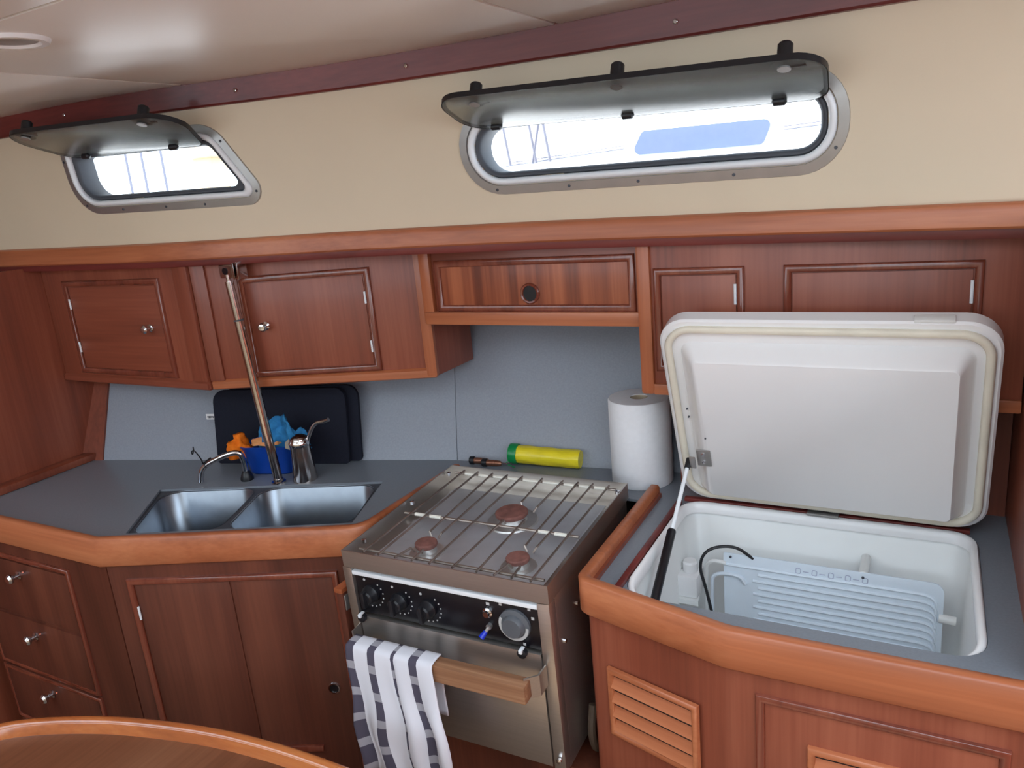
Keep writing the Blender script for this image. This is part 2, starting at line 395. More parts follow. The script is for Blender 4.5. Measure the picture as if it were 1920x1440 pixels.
# ------------------------------------------------------------------ worktop with fiddle rail
wt = thing('worktop', 'grey laminate galley worktop running around the stove, edged with a varnished wooden fiddle', 'worktop')
FD = Vector((-1.707, .959)); dt = Vector((.918, .396)); dn = Vector((-.396, .918))
def dg(s, n): q = FD + dt * s + dn * n; return (q.x, q.y)
cut = [dg(.064, .028), dg(.618, .028), dg(.63, .272), dg(.0, .3)]
IX0, IX1, IY0, IY1 = -.468, .095, 1.142, 1.556
ice = rrect(IX0, IX1, IY0, IY1, .05, 6)
outl = [(-2.318, .935), (-1.656, .938), (-1.13, 1.165), (-1.075, 1.25), (-1.075, 1.535), (-.536, 1.535), (-.536, 1.18), (-.512, 1.145),
        (-.285, 1.076), (.15, 1.07), (.15, 1.795), (-1.125, 1.644), (-2.245, 1.352), (-2.318, 1.335)]
bm = NB(); plate(bm, outl, [cut, ice], -.006, 0); finish('surface', bm, 'grey', wt)
fp = [(0, .021), (.004, .025), (.018, .025), (.022, .021), (.022, -.014), (.02, -.016), (.02, -.042), (.017, -.046), (.004, -.046), (0, -.042)]
pl = [Vector((-2.318, .955, 0)), Vector((-1.712, .958, 0)), Vector((-1.19, 1.183, 0))] + rpoly([(-1.19, 1.183), (-1.112, 1.217), (-1.098, 1.32)], [0, .07, 0], 8)[9:18] + [Vector((-1.098, 1.618, 0))]
pl = [Vector((q[0] * KF, q[1] * KF, 0)) for q in pl]; pl[0].x = -2.318
bm = NB(); sweep(bm, pl, fp); finish('fiddle_rail', bm, 'wtrim', wt, ang=50)
pr = [(-.571, 1.655)] + [tuple(q) for q in rpoly([(-.571, 1.655), (-.567, 1.168), (-.27, 1.092), (.143, 1.094)], [0, .035, .10, 0], 8)[9:27]] + [(.143, 1.094)]
pr = [Vector((q[0] * KF, q[1] * KF, 0)) for q in pr]; pr[-1].x = .143; pr[0].y = 1.572
bm = NB(); sweep(bm, pr, fp); finish('fiddle_rail', bm, 'wtrim', wt, ang=50)
# ------------------------------------------------------------------ double sink
sk = thing('double_sink', 'stainless steel double-bowl sink sunk into the grey worktop', 'sink', (FD.x, FD.y, 0), math.atan2(dt.y, dt.x))
bl1 = [(.072, .034), (.288, .034), (.285, .283), (.012, .296)]; bl2 = [(.305, .034), (.612, .034), (.616, .268), (.302, .281)]
bm = NB()
cl = [(.058, .024), (.622, .024), (.632, .284), (-.008, .312)]
plate(bm, cl, [rpoly(bl1, [.05, .05, .045, .05], 6), rpoly(bl2, [.05, .05, .05, .05], 6)], -.0095, -.0065); finish('flange', bm, 'rubber', sk)
for b_ in (bl1, bl2):
    bm = NB(); lps = []
    for d, z, r in ((-.002, -.0055, .05), (.001, -.010, .05), (.010, -.13, .05), (.016, -.155, .05), (.034, -.17, .04), (.08, -.172, .02)):
        lps.append([(q.x, q.y, z) for q in rpoly(inset(b_, d), r, 6)])
    loft(bm, lps, True, False, True); o = finish('bowl', bm, 'steelsink', sk, ang=60)
    cx, cy = sum(q[0] for q in b_) / 4, sum(q[1] for q in b_) / 4
    mlathe('drain', 'chrome', o, [(.028, -.1715), (.026, -.169), (.018, -.170), (.001, -.1705)], (cx, cy, 0))
c0 = Vector(dg(.395, .185))
pbw = thing('small_bowl', 'pale blue plastic bowl standing in the larger sink bowl', 'bowl', (c0.x, c0.y, -.172))
mlathe('shell', 'paleblue', pbw, [(.018, .0005), (.03, .003), (.042, .03), (.044, .036), (.041, .036), (.028, .008), (.001, .006)], n=28)

# ------------------------------------------------------------------ cabinet building blocks (local x along the face, -y towards the cabin)
def moulding(parent, x0, x1, z0, z1, wd=.016, pr_=.009, mat='wmould', name='moulding', y=0.):
    bm = NB(); sweep(bm, [(x0, y, z0), (x0, y, z1), (x1, y, z1), (x1, y, z0)], [(-a, b) for a, b in rprof(wd, pr_)], True, (0, -1, 0))
    return finish(name, bm, mat, parent, ang=50)
def leaf(parent, name, x0, x1, z0, z1, mat, y=-.003, th=.012): return mbox(name, mat, parent, (x0, x1, y, y + th, z0, z1), .0015)
def knob(parent, x, z, y=-.003, name='knob', s=1.):
    return mlathe(name, 'chrome', parent, [(.010 * s, y), (.011 * s, y - .004), (.006 * s, y - .007), (.006 * s, y - .014 * s), (.011 * s, y - .018 * s), (.012 * s, y - .023 * s), (.008 * s, y - .028 * s), (.001, y - .029 * s)], (x, 0, z), 'y', 16)
def hinge(parent, x, z, h=.03): 
    bm = NB(); tube(bm, [(x, -.006, z - h / 2), (x, -.006, z + h / 2)], .0028, 8); return finish('hinge', bm, 'alubright', parent)
def bodyprism(name, mat, parent, pts, z0, z1, bevel=.003): 
    bm = NB(); prism(bm, pts, z0, z1); return finish(name, bm, mat, parent, bevel)

# ---- overhead lockers
lk = thing('overhead_locker', 'mahogany overhead locker in the corner by the bulkhead, door hinged on its bulkhead side', 'cabinet', (-1.68, 1.345, .26))
bodyprism('body', 'wz', lk, [(-.638, 0), (0, 0), (0, .255), (-.638, .09)], 0, .342)
bm = NB(); sweep(bm, [(-.638, 0, 0), (-.004, 0, 0)], [(.0, -.004), (-.006, 0), (-.006, .014), (0, .02), (.01, .02), (.01, -.004)]); finish('bottom_rail', bm, 'wx', lk, .001)
mbox('corner_post', 'wz', lk, (-.055, .0, -.007, .01, .02, .345), .003)
moulding(lk, -.54, -.118, .026, .3, .016, .009)
d = leaf(lk, 'door', -.52, -.138, .045, .281, 'wx'); knob(d, -.188, .165); hinge(d, -.521, .232); hinge(d, -.521, .105)
lk2 = thing('overhead_locker', 'mahogany overhead locker above the double sink, hinged beside the stove side', 'cabinet', (-1.103, 1.567, .26), math.radians(20.4))
ca, sa = math.cos(math.radians(20.4)), math.sin(math.radians(20.4))
def l2(x, y): x += 1.103; y -= 1.567; return (x * ca + y * sa, -x * sa + y * ca)
bodyprism('body', 'wz', lk2, [(-.612, 0), (-.0, 0), l2(-1.103, 1.75), l2(-1.676, 1.60)], 0, .33)
bm = NB(); sweep(bm, [(-.612, 0, 0), (.0, 0, 0)], [(0, -.004), (-.008, 0), (-.008, .018), (0, .024), (.01, .024), (.01, -.004)]); finish('bottom_rail', bm, 'wtrim', lk2, .0015)
mbox('corner_post', 'wtrimz', lk2, (-.026, .004, -.009, .02, .0, .32), .007)
mbox('corner_post', 'wz', lk2, (-.616, -.575, -.007, .01, .02, .34), .004)
moulding(lk2, -.492, -.14, .025, .29, .016, .009)
d = leaf(lk2, 'door', -.472, -.16, .043, .272, 'wz'); knob(d, -.435, .16, name='latch_button', s=1.0); hinge(d, -.159, .215); hinge(d, -.159, .09)
lk3 = thing('overhead_locker', 'shallow flap-front locker with ribbon-grain mahogany above the stove', 'cabinet', (-1.098, 1.55, .403))
bodyprism('body', 'wx', lk3, [(0, 0), (.558, -.012), (.558, .22), (0, .2)], 0, .19)
mbox('bottom_rail', 'wtrim', lk3, (.004, .555, -.018, .0, -.002, .03), .005)
mbox('corner_post', 'wtrimz', lk3, (.0, .03, -.014, .01, .0, .18), .004)
moulding(lk3, .045, .548, .03, .153, .016, .010, y=-.009)
d = mbox('flap', 'wflap', lk3, (.061, .532, -.012, -.002, .044, .139), .001)
mlathe('finger_ring', 'wmould', d, [(.017, -.012), (.018, -.017), (.0215, -.018), (.024, -.015), (.024, -.012)], (.297, 0, .072), 'y', 24)
mlathe('finger_hole', 'blackm', d, [(.0172, -.012), (.0172, -.0135), (.001, -.0135)], (.297, 0, .072), 'y', 20)
lk4 = thing('overhead_locker', 'long mahogany overhead locker with two doors behind the raised icebox lid', 'cabinet', (-.537, 1.522, .26))
bodyprism('body', 'wz', lk4, [(0, 0), (.68, 0), (.68, .285), (0, .285)], 0, .32)
mbox('bottom_rail', 'wtrim', lk4, (.024, .68, -.008, .012, -.002, .022), .004)
mbox('corner_post', 'wtrimz', lk4, (-.004, .026, -.008, .012, -.002, .32), .007)
for x0, x1 in ((.032, .214), (.287, .612)):
    moulding(lk4, x0, x1, .05, .266, .014, .009)
    d = leaf(lk4, 'door', x0 + .016, x1 - .016, .066, .25, 'wz'); hinge(d, x1 - .017, .212, .04)

# ---- wood backing under the long locker
bk = struct('wall_locker_back'); mbox('board', 'wz', bk, (-.505, .144, 1.66, 1.672, 0, .258))
# ---- drawer unit
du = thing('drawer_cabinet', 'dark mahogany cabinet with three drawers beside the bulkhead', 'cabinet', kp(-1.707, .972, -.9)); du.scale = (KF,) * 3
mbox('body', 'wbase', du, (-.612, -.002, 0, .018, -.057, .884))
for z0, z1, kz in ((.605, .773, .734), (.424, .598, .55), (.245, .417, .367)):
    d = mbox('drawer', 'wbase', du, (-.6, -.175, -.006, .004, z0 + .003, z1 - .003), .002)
    knob(d, -.39, kz, -.006, s=1.15)
    mtube('latch_pin', 'chrome', d, [(-.372, -.008, kz + .014), (-.352, -.014, kz + .019)], .0022)
moulding(du, -.612, -.16, .42, .787, .013, .008, name='frame_moulding')
moulding(du, -.612, -.16, .23, .412, .013, .008, name='frame_moulding')
# ---- sink cabinet
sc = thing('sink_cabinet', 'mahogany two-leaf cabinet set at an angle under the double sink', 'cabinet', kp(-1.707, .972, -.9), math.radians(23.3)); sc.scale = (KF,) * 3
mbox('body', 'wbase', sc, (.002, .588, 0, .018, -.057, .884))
moulding(sc, .046, .566, .20, .79, .015, .010)
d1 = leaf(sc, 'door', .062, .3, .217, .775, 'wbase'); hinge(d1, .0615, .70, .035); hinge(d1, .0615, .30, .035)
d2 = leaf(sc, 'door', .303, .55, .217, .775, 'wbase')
mlathe('finger_ring', 'chrome', d2, [(.0105, -.003), (.011, -.007), (.014, -.007), (.0155, -.003)], (.512, 0, .476), 'y', 22)
mlathe('finger_hole', 'blackm', d2, [(.0108, -.0032), (.0108, -.0045), (.001, -.0045)], (.512, 0, .476), 'y', 16)
mbox('kick_strip', 'wmould', sc, (.3, .46, -.012, 0, .298, .314), .003)
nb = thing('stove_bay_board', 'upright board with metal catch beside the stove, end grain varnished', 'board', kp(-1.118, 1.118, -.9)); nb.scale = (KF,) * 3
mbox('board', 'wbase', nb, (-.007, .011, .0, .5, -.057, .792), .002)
mbox('cap', 'wtrimy', nb, (-.009, .014, -.004, .5, .788, .80), .003)
mbox('catch_plate', 'alu', nb, (.0115, .0155, .002, .05, .745, .782), .002)
mlathe('catch_pin', 'chrome', nb, [(.006, .016), (.006, .024), (.001, .025)], (0, .025, .765), 'x', 12)
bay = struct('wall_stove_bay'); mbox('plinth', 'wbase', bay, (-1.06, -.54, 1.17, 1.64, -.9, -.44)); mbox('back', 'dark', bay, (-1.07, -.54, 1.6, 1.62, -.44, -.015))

# ---- icebox cabinet
ic = thing('icebox_cabinet', 'mahogany cabinet with louvred vents under the icebox worktop', 'cabinet', kp(-.281, 1.108, -.9)); ic.scale = (KF,) * 3
body = [Vector((q[0] + .281, q[1] - 1.108, 0)) for q in [(-.556, 1.62)] + [tuple(v) for v in rpoly([(-.556, 1.62), (-.552, 1.18), (-.268, 1.106), (.143, 1.108)], [0, .02, .08, 0], 6)[7:21]] + [(.143, 1.108)]]
bm = NB(); sweep(bm, body, [(0, -.057), (0, .884), (.015, .884), (.015, -.057)]); finish('body', bm, 'wz', ic)
moulding(ic, .056, .408, .25, .786, .014, .009)
dr = leaf(ic, 'door', .07, .394, .264, .772, 'wz')
def louvre(parent, x0, x1, z0, z1, n, rz, loc):
    g = NB(); sweep(g, [(x0, 0, z0), (x0, 0, z1), (x1, 0, z1), (x1, 0, z0)], [(-a, b) for a, b in rprof(.012, .011)], True, (0, -1, 0))
    f = finish('louvre_frame', g, 'wtrim', parent, ang=50); f.location = loc; f.rotation_euler = (0, 0, rz)
    b_ = mbox('backing', 'dark', f, (x0 + .011, x1 - .011, -.003, -.001, z0 + .011, z1 - .011))
    hgt = (z1 - z0 - .022) / n
    for i in range(n):
        zz = z0 + .011 + (i + .5) * hgt; g = NB()
        prism(g, [(-.002, -.009), (.003, -.009), (.011, .012), (.006, .012)], x0 + .010, x1 - .010)
        bmesh.ops.transform(g, matrix=Matrix(((0, 0, 1, 0), (-1, 0, 0, 0), (0, -1, 0, 0), (0, 0, 0, 1))), verts=g.verts[:])
        o = finish('slat', g, 'wtrim', f); o.location = (0, -.000, zz)
louvre(ic, .047, .238, .58, .728, 4, math.radians(-15), (-.271, .069, 0))
louvre(ic, .137, .33, .56, .712, 4, 0, (0, -.003, 0))

# ------------------------------------------------------------------ icebox
ib = thing('icebox', 'white top-loading icebox with its moulded lid propped open on a gas strut', 'refrigerator', (IX0, IY0, -.40))
def il(d): return [(q.x - IX0, q.y - IY0) for q in rrect(IX0 + d, IX1 - d, IY0 + d, IY1 - d, .05 - d * .3, 6)]
bm = NB()
loft(bm, [[(x, y, z) for x, y in il(d)] for d, z in ((.0005, .38), (.0005, .392), (.004, .392), (.006, .375), (.012, .368), (.03, .06), (.05, .035), (.09, .03))], True, False, True)
finish('liner', bm, 'whiteold', ib, ang=50)
bm = NB(); sweep(bm, [(x, y, 0) for x, y in il(.001)], [(0, .39), (0, .403), (.003, .407), (.008, .407), (.012, .403), (.013, .385)], True)
for v in bm.verts:
    if v.co.y < .05: v.co.z -= .022 * (1 - v.co.y / .05)
finish('gasket_seat', bm, 'white', ib, ang=50)
mbox('edge_strip', 'wdark', ib, (-.012, .0, .0, .40, .4, .409), .002)
mbox('edge_strip', 'wdark', ib, (.0, .55, .414, .428, .4, .409), .002)
mbox('lid_hinge', 'alu', ib, (.26, .32, .396, .43, .409, .414), .001)
# lid
LW, LH, TH = .57, .449, .326
lid = bpy.data.objects.new('lid', None); C.objects.link(lid); lid.parent = ib; lid.empty_display_size = .05
lid.location = (-.464 - IX0, 1.548 - IY0, .417); lid.rotation_euler = (TH, 0, -.012)
bm = NB(); o_ = lambda d, y: [(q.x, y, q.y) for q in rrect(d, LW - d, d, LH - d, .055 - d * .5, 8)]
loft(bm, [o_(.004, .036), o_(0, .033), o_(0, .004), o_(.004, 0), o_(.036, 0)], True, True, False)
def pan(x0, x1, z0, z1, y, r): return [(q.x, y, q.y) for q in rrect(x0, x1, z0, z1, r, 8)]
loft(bm, [o_(.036, 0), pan(.041, .532, .026, .403, -.001, .024), pan(.044, .529, .029, .40, -.006, .02), pan(.07, .513, .052, .387, -.041, .012), pan(.075, .51, .056, .383, -.045, .010)], True, False, True)
shell = finish('lid_shell', bm, 'white', lid, ang=40)
bm = NB(); sweep(bm, [(q.x, 0, q.y) for q in rrect(.018, LW - .018, .018, LH - .018, .045, 8)], [(-.006, 0), (-.0075, .006), (-.004, .011), (.004, .011), (.0075, .006), (.006, 0)], True, (0, -1, 0))
for v in bm.verts:
    k = noise.noise(Vector((v.co.x * 9, v.co.z * 9, 0))) * .0035
    v.co.x += k; v.co.z += k
finish('lid_seal', bm, 'seal', lid, ang=60)
br = mbox('strut_bracket', 'alu', lid, (.058, .086, -.049, -.0455, .135, .175), .001)
mbox('bracket_tab', 'alu', br, (.046, .058, -.062, -.058, .137, .165), .001)
for z in (.166, .146): mlathe('screw', 'chrome', br, [(.004, -.049), (.004, -.051), (.001, -.052)], (.072, 0, z), 'y', 10)
for x, z in ((.038, .225), (.037, .245), (.08, .205)): mlathe('screw_hole', 'rubber', lid, [(.0018, -.0455 if x > .05 else -.003), (.0018, -.047 if x > .05 else -.0065), (.0005, -.047 if x > .05 else -.0065)], (x, 0, z), 'y', 8)
mbox('lid_catch', 'whiteold', lid, (.44, .5, .0, .02, LH - .002, LH + .004), .002)
# gas strut
a = Vector((-.464 + .04, 1.548 - math.sin(TH) * .147 - .052 * math.cos(TH), .017 + .147 * math.cos(TH) - .052 * math.sin(TH))) - Vector((IX0, IY0, -.4))
e = Vector((-.432, 1.185, -.085)) - Vector((IX0, IY0, -.4)); u = (e - a)
gs = mtube('gas_strut', 'blackm', ib, [a + u * .44, a + u * .45, a + u * 1.], [.007, .0088, .0088], 14)
mtube('strut_rod', 'alubright', gs, [a + u * .03, a + u * .45], .0042, 10)
mtube('strut_eye', 'black', gs, [a - u * .015, a + u * .05], .0062, 10)
# evaporator plate with raised channels
ev = bpy.data.objects.new('evaporator', None); C.objects.link(ev); ev.parent = ib; ev.location = (-IX0, 1.46 - IY0, .4); ev.empty_display_size = .05
bm = NB(); pts = rpoly([(-.36, -.345), (.043, -.345), (.043, -.06), (-.36, -.06)], [.004, .02, .02, .004], 6)
loft(bm, [[(q.x, 0, q.y) for q in pts], [(q.x, .003, q.y) for q in pts]], True, True, True); ep = finish('plate', bm, 'evap', ev, .0008)
for i in range(9):
    z = -.086 - i * .0148; xl = -.29 if i % 2 else -.3
    if i == 0: xl = -.36
    mtube('channel', 'evap', ep, smooth_path([(xl, -.0005, z), (-.02, -.0005, z), (.018, -.0005, z), (.03, -.0005, z - .012), (.031, -.0005, z - .022)], 2), .0034, 8)
for i in range(5):
    x = -.212 + i * .0305; z = -.0765
    b = NB(); sweep(b, [(q.x, -.0002, q.y) for q in rpoly([(x - .005, z - .006), (x + .004, z - .006), (x + .005, z + .005), (x - .004, z + .006)], .003, 4)], [(-.0007, 0), (-.0007, .0005), (.0007, .0005), (.0007, 0)], True, (0, -1, 0)); finish('printed_symbol', b, 'printgrey', ep)
    if i < 4: mbox('printed_dash', 'printgrey', ep, (x + .009, x + .02, -.0007, 0, z - .0015, z))
mtube('standoff', 'whiteold', ev, [(-.094, .001, -.066), (-.094, .074, -.066)], .009, 14)
mtube('bolt', 'rubber', ev, [(-.094, -.002, -.07), (-.094, .001, -.07)], .0026, 8)
mtube('bolt', 'rubber', ev, [(-.345, -.002, -.068), (-.345, .001, -.068)], .0026, 8)
mtube('drain_pipe', 'whiteold', ev, [(.036, .0, -.13), (.064, .0, -.132)], .0085, 14)
mtube('feed_tube', 'whiteold', ev, smooth_path([(-.355, -.002, -.083), (-.39, -.004, -.08), (-.40, .01, -.12), (-.40, .015, -.30)], 3), .0042, 8)
mtube('feed_tube', 'evap', ev, smooth_path([(-.315, -.003, -.125), (-.325, -.004, -.105), (-.38, -.004, -.108), (-.386, 0, -.14), (-.386, .005, -.3)], 3), .004, 8)
mtube('sensor_cable', 'black', ib, smooth_path([Vector(q) - Vector((IX0, IY0, -.4)) for q in ((-.30, 1.462, -.066), (-.335, 1.45, -.035), (-.385, 1.43, -.04), (-.402, 1.42, -.075), (-.385, 1.41, -.12), (-.365, 1.40, -.2), (-.362, 1.40, -.26))], 3), .0033, 8)
th = mbox('thermostat', 'white', ib, (.012, .058, .29, .352, .235, .283), .005)
mlathe('thermostat_dial', 'white', th, [(.0155, .283), (.016, .287), (.016, .303), (.013, .307), (.001, .307)], (.036, .322, 0), 'z', 22)
bm = NB(); prism(bm, [(.012, .282), (.062, .282), (.05, .36), (.012, .36)], .224, .235); finish('thermostat_base', bm, 'whiteold', th)

# ------------------------------------------------------------------ stove (hangs in gimbals, front a touch low)
SW, SD = .48, .4566
st = thing('gimballed_stove', 'stainless steel marine stove with three burners and an oven below', 'stove', kp(-.8356, 1.1074, .0058), rot=(.0373, 0, .0195)); st.scale = (KF,) * 3
hw = SW / 2
bm = NB()    # top tray: rim walls
loft(bm, [[(-hw, 0, -.039), (hw, 0, -.039), (hw, SD, -.039), (-hw, SD, -.039)], [(-hw, 0, 0), (hw, 0, 0), (hw, SD, 0), (-hw, SD, 0)],
          [(-hw + .0025, .0025, 0), (hw - .0025, .0025, 0), (hw - .0025, SD - .0025, 0), (-hw + .0025, SD - .0025, 0)], [(-hw + .0025, .0025, -.036), (hw - .0025, .0025, -.036), (hw - .0025, SD - .0025, -.036), (-hw + .0025, SD - .0025, -.036)]], True, True, True)
tr_ = finish('hob_rim', bm, 'steel', st)
bm = NB()
loft(bm, [[(-.2, .03, -.0355), (.205, .03, -.0355), (.205, .4, -.0355), (-.2, .4, -.0355)], [(-.196, .034, -.0335), (.201, .034, -.0335), (.201, .396, -.0335), (-.196, .396, -.0335)]], True, False, True)
finish('spill_tray', bm, 'hob', st)
BN = [(-.088, .095, .022), (.131, .095, .022), (.028, .272, .034)]
for bx_, by_, r in BN:
    bo = mlathe('burner', 'burner', st, [(r * 1.75, -.0335), (r * 1.7, -.030), (r * 1.25, -.031), (r * 1.0, -.030), (r * .9, -.021), (r * .95, -.018), (.001, -.018)], (bx_, by_, 0), 'z', 26)
    mlathe('burner_cap', 'rust', bo, [(r * 1.04, -.018), (r * 1.1, -.015), (r * 1.1, -.010), (r * 1.0, -.0075), (.001, -.007)], (bx_, by_, 0), 'z', 26)
# pan grid
gr = bpy.data.objects.new('pan_grid', None); C.objects.link(gr); gr.parent = st; gr.empty_display_size = .05
for nm, y in (('front_rod', .03), ('cross_rod', .202), ('back_rod', .432)): mtube(nm, 'rod', gr, [(-.215, y, -.0085), (.22, y, -.0085)], .0032, 8)
xs = [-.192, -.152, -.110, -.068, -.026, .028, .083, .122, .160, .200]
zt = -.0035
def bar(y0, y1, x, e0=0, e1=0):
    P = []
    if e0: P += [(x + e0 * .012, y0 - .004, zt - .014), (x + e0 * .006, y0, zt - .004)]
    else: P += [(x, y0, zt)]
    if e1: P += [(x + e1 * .006, y1, zt - .004), (x + e1 * .012, y1 + .004, zt - .014)]
    else: P += [(x, y1, zt)]
    mtube('grid_bar', 'rod', gr, P, .0025, 7)
for x in xs:
    if x in (-.192, -.152, -.026, .200): bar(.012, .44, x)
    elif x in (-.110, -.068):
        s_ = 1 if x < -.088 else -1; bar(.012, .062, x, 0, s_); bar(.135, .44, x, s_, 0)
    elif x in (.122, .160):
        s_ = 1 if x < .131 else -1; bar(.012, .062, x, 0, s_); bar(.135, .44, x, s_, 0)
    elif x == .028: bar(.315, .44, x, .5, 0); bar(.012, .225, x, 0, .5)
    else: bar(.30, .44, x, -1, 0); bar(.012, .24, x, 0, -1)
for y in (.202, .432):
    for i in range(len(xs) - 1):
        if y < .3 and 1 < i < 7: continue
        a_, b_ = xs[i] + .006, xs[i + 1] - .006; mtube('rod_sleeve', 'rodwhite', gr, [(a_, y, -.0085), (b_, y, -.0085)], .0042, 8)
for x, y in ((-.226, .06), (-.228, .25), (-.228, .42), (.228, .42)): mlathe('pan_clamp', 'chrome', st, [(.0055, -.012), (.0055, -.004), (.001, -.003)], (x, y, 0), 'z', 10)
# oven body
mbox('body', 'steel', st, (-.238, .238, .03, SD - .01, -.43, -.041), .002)
bm = NB(); prism(bm, [(-.25, .006), (-.226, .004), (-.226, .03), (-.244, .03)], -.43, -.044); finish('side_post', bm, 'steel', st, .001)
bm = NB(); prism(bm, [(.212, .004), (.236, .006), (.238, .03), (.212, .03)], -.43, -.044); finish('side_post', bm, 'steel', st, .001)
cp_ = mbox('control_panel', 'blackm', st, (-.225, .2115, .012, .03, -.153, -.058), .001)
mbox('panel_lip', 'alubright', st, (-.225, .2115, .004, .03, -.058, -.049), .001)
for x, z in ((-.188, -.102), (-.116, -.107), (-.045, -.110)):
    k = mlathe('knob', 'black', st, [(.020, .012), (.0205, .006), (.018, .002), (.016, -.010), (.013, -.013), (.001, -.0135)], (x, 0, z), 'y', 22)
    bm = NB(); box(bm, x - .0045, x + .0045, -.021, -.008, z - .019, z + .019); finish('grip', bm, 'black', k, .003)
    for j in range(8):
        an = math.radians(50 - j * 21); px_, pz_ = x + .031 * math.cos(an), z + .031 * math.sin(an)
        mlathe('mark', 'print', k, [(.0017, .012), (.0017, .0113), (.0003, .0113)], (px_, 0, pz_), 'y', 8)
    mlathe('mark', 'print', k, [(.003, .012), (.003, .0113), (.0003, .0113)], (x - .014, 0, z + .031), 'y', 10)
mlathe('igniter', 'chrome', st, [(.0105, .012), (.0105, .005), (.007, .003), (.0065, -.002), (.001, -.002)], (.10, 0, -.088), 'y', 18)
mbox('mark', 'print', st, (.096, .1035, .0113, .0122, -.074, -.068))
mlathe('switch_collar', 'alu', st, [(.006, .012), (.006, .004), (.001, .004)], (.099, 0, -.12), 'y', 14)
mtube('switch_lever', 'alu', st, [(.099, .006, -.121), (.093, -.004, -.13)], .0035, 8)
mtube('switch_tip', 'bluebtn', st, [(.095, -.001, -.127), (.089, -.012, -.136)], [.005, .0065], 12)
dl = mlathe('oven_dial', 'dialgrey', st, [(.033, .012), (.033, .006), (.028, .004), (.024, .003), (.0225, -.004), (.020, -.008), (.001, -.008)], (.157, 0, -.104), 'y', 32)
bm = NB()
for j in range(22):
    a0, a1 = math.radians(150 + j * 9.6), math.radians(150 + (j + 1) * 9.6)
    v = [bm.verts.new((.157 + r * math.cos(an), .0025, -.104 + r * math.sin(an))) for r, an in ((.0262, a0), (.0322, a0), (.0322, a1), (.0262, a1))]; bm.faces.new(v)
finish('dial_scale', bm, 'print', dl)
for x, z in ((.128, -.066), (.19, -.066), (.196, -.085), (.172, -.147)): mbox('mark', 'print', st, (x - .003, x + .003, .0113, .0122, z - .003, z + .003))
# oven door with wooden handle
dob = NB(); box(dob, -.222, .2095, .002, .02, -.42, -.157); od = finish('oven_door', dob, 'steel', st, .0015)
for x in (-.214, .172):
    c_ = mlathe('door_catch', 'black', od, [(.010, .004), (.010, -.006), (.007, -.008), (.001, -.008)], (x, 0, -.158), 'y', 16)
    mbox('catch_pin', 'alubright', c_, (x - .003, x + .004, -.012, .004, -.154, -.146), .001)
for sx in (-1, 1):
    xx = .218 if sx > 0 else -.226
    bm = NB(); prism(bm, [(xx - .001, .002), (xx + .001, .002), (xx + .001 - sx * .0, -.03), (xx - sx * .022, -.05), (xx - sx * .024, -.048), (xx - .001 * sx - sx * .002, -.029)], -.222, -.176); finish('handle_bracket', bm, 'steel', od)
hd = mbox('handle', 'oak', od, (-.212, .205, -.068, -.036, -.219, -.180), .004)
mlathe('screw', 'chrome', st, [(.006, .004), (.006, -.002), (.001, -.003)], (.225, 0, -.40), 'y', 12)
for y, z in ((.05, -.15), (.12, -.11), (.15, -.115)): mlathe('bolt', 'chrome', st, [(.0045, .238), (.0045, .243), (.001, .244)], (0, y, z), 'x', 10)
gh = mtube('gas_hose', 'hose', None, smooth_path([(-.562, 1.20, -.30), (-.562, 1.18, -.36), (-.562, 1.21, -.425), (-.562, 1.30, -.41), (-.562, 1.38, -.28)], 3), .0085, 10)
tag(gh, 'brownish gas hose looping beside the stove above the plinth', 'hose')

# ------------------------------------------------------------------ tea towel folded over the handle
RM = Matrix.Translation(kp(-.8356, 1.1074, .0058)) @ Matrix.Rotation(.0195, 4, 'Z') @ Matrix.Rotation(.0373, 4, 'X') @ Matrix.Scale(KF, 4)
path = [(-.033, -.33)] + [(-.0325, -.33 + i * .0135) for i in range(1, 11)] + [(-.033, -.183), (-.036, -.1775), (-.045, -.1765), (-.060, -.1765), (-.0695, -.1785), (-.0725, -.185)] + [(-.0735 - .0016 * i, -.205 - i * .0245) for i in range(12)]
bm = NB(); uvl = bm.loops.layers.uv.new('UVMap'); nu = 48; rows = []; acc = 0; ls = []
for i, q in enumerate(path):
    if i: acc += math.hypot(q[0] - path[i - 1][0], q[1] - path[i - 1][1])
    ls.append(acc)
for i, (y, z) in enumerate(path):
    r_ = []; front = i > 16; amt = min(1., max(0., (i - 15) / 8.)) if front else .15
    for j in range(nu + 1):
        u_ = j / nu; x = -.208 + u_ * (.213 if i > 11 else .205)
        dr_ = (-z - .19) * (.08 + .10 * u_) if front else 0
        fold = (.010 * math.cos(u_ * 2 * PI * 3.1 + .5) + .004 * math.sin(u_ * 25 + z * 9)) * amt
        pleat = -.006 * math.exp(-((u_ - .555) / .018) ** 2) * (-1) * min(1, amt + .5)
        edge = -.012 * amt * (u_ ** 8)
        r_.append((bm.verts.new((x + dr_ + .004 * amt * math.sin(z * 40 + u_ * 3), y - (fold + .011) * (1 if front else 0) * amt + pleat * (1 if front else .0), z)), u_, ls[i]))
    rows.append(r_)
for a_, b_ in zip(rows, rows[1:]):
    for j in range(nu):
        f = bm.faces.new((a_[j][0], a_[j + 1][0], b_[j + 1][0], b_[j][0]))
        for lp, t_ in zip(f.loops, (a_[j], a_[j + 1], b_[j + 1], b_[j])): lp[uvl].uv = (t_[1], t_[2])
tw = finish('tea_towel', bm, 'towel', None, ang=80); tw.matrix_world = RM
so = tw.modifiers.new('cloth', 'SOLIDIFY'); so.thickness = .0022; so.offset = -1
tag(tw, 'white tea towel with dark grey check stripes hung over the oven handle', 'towel')

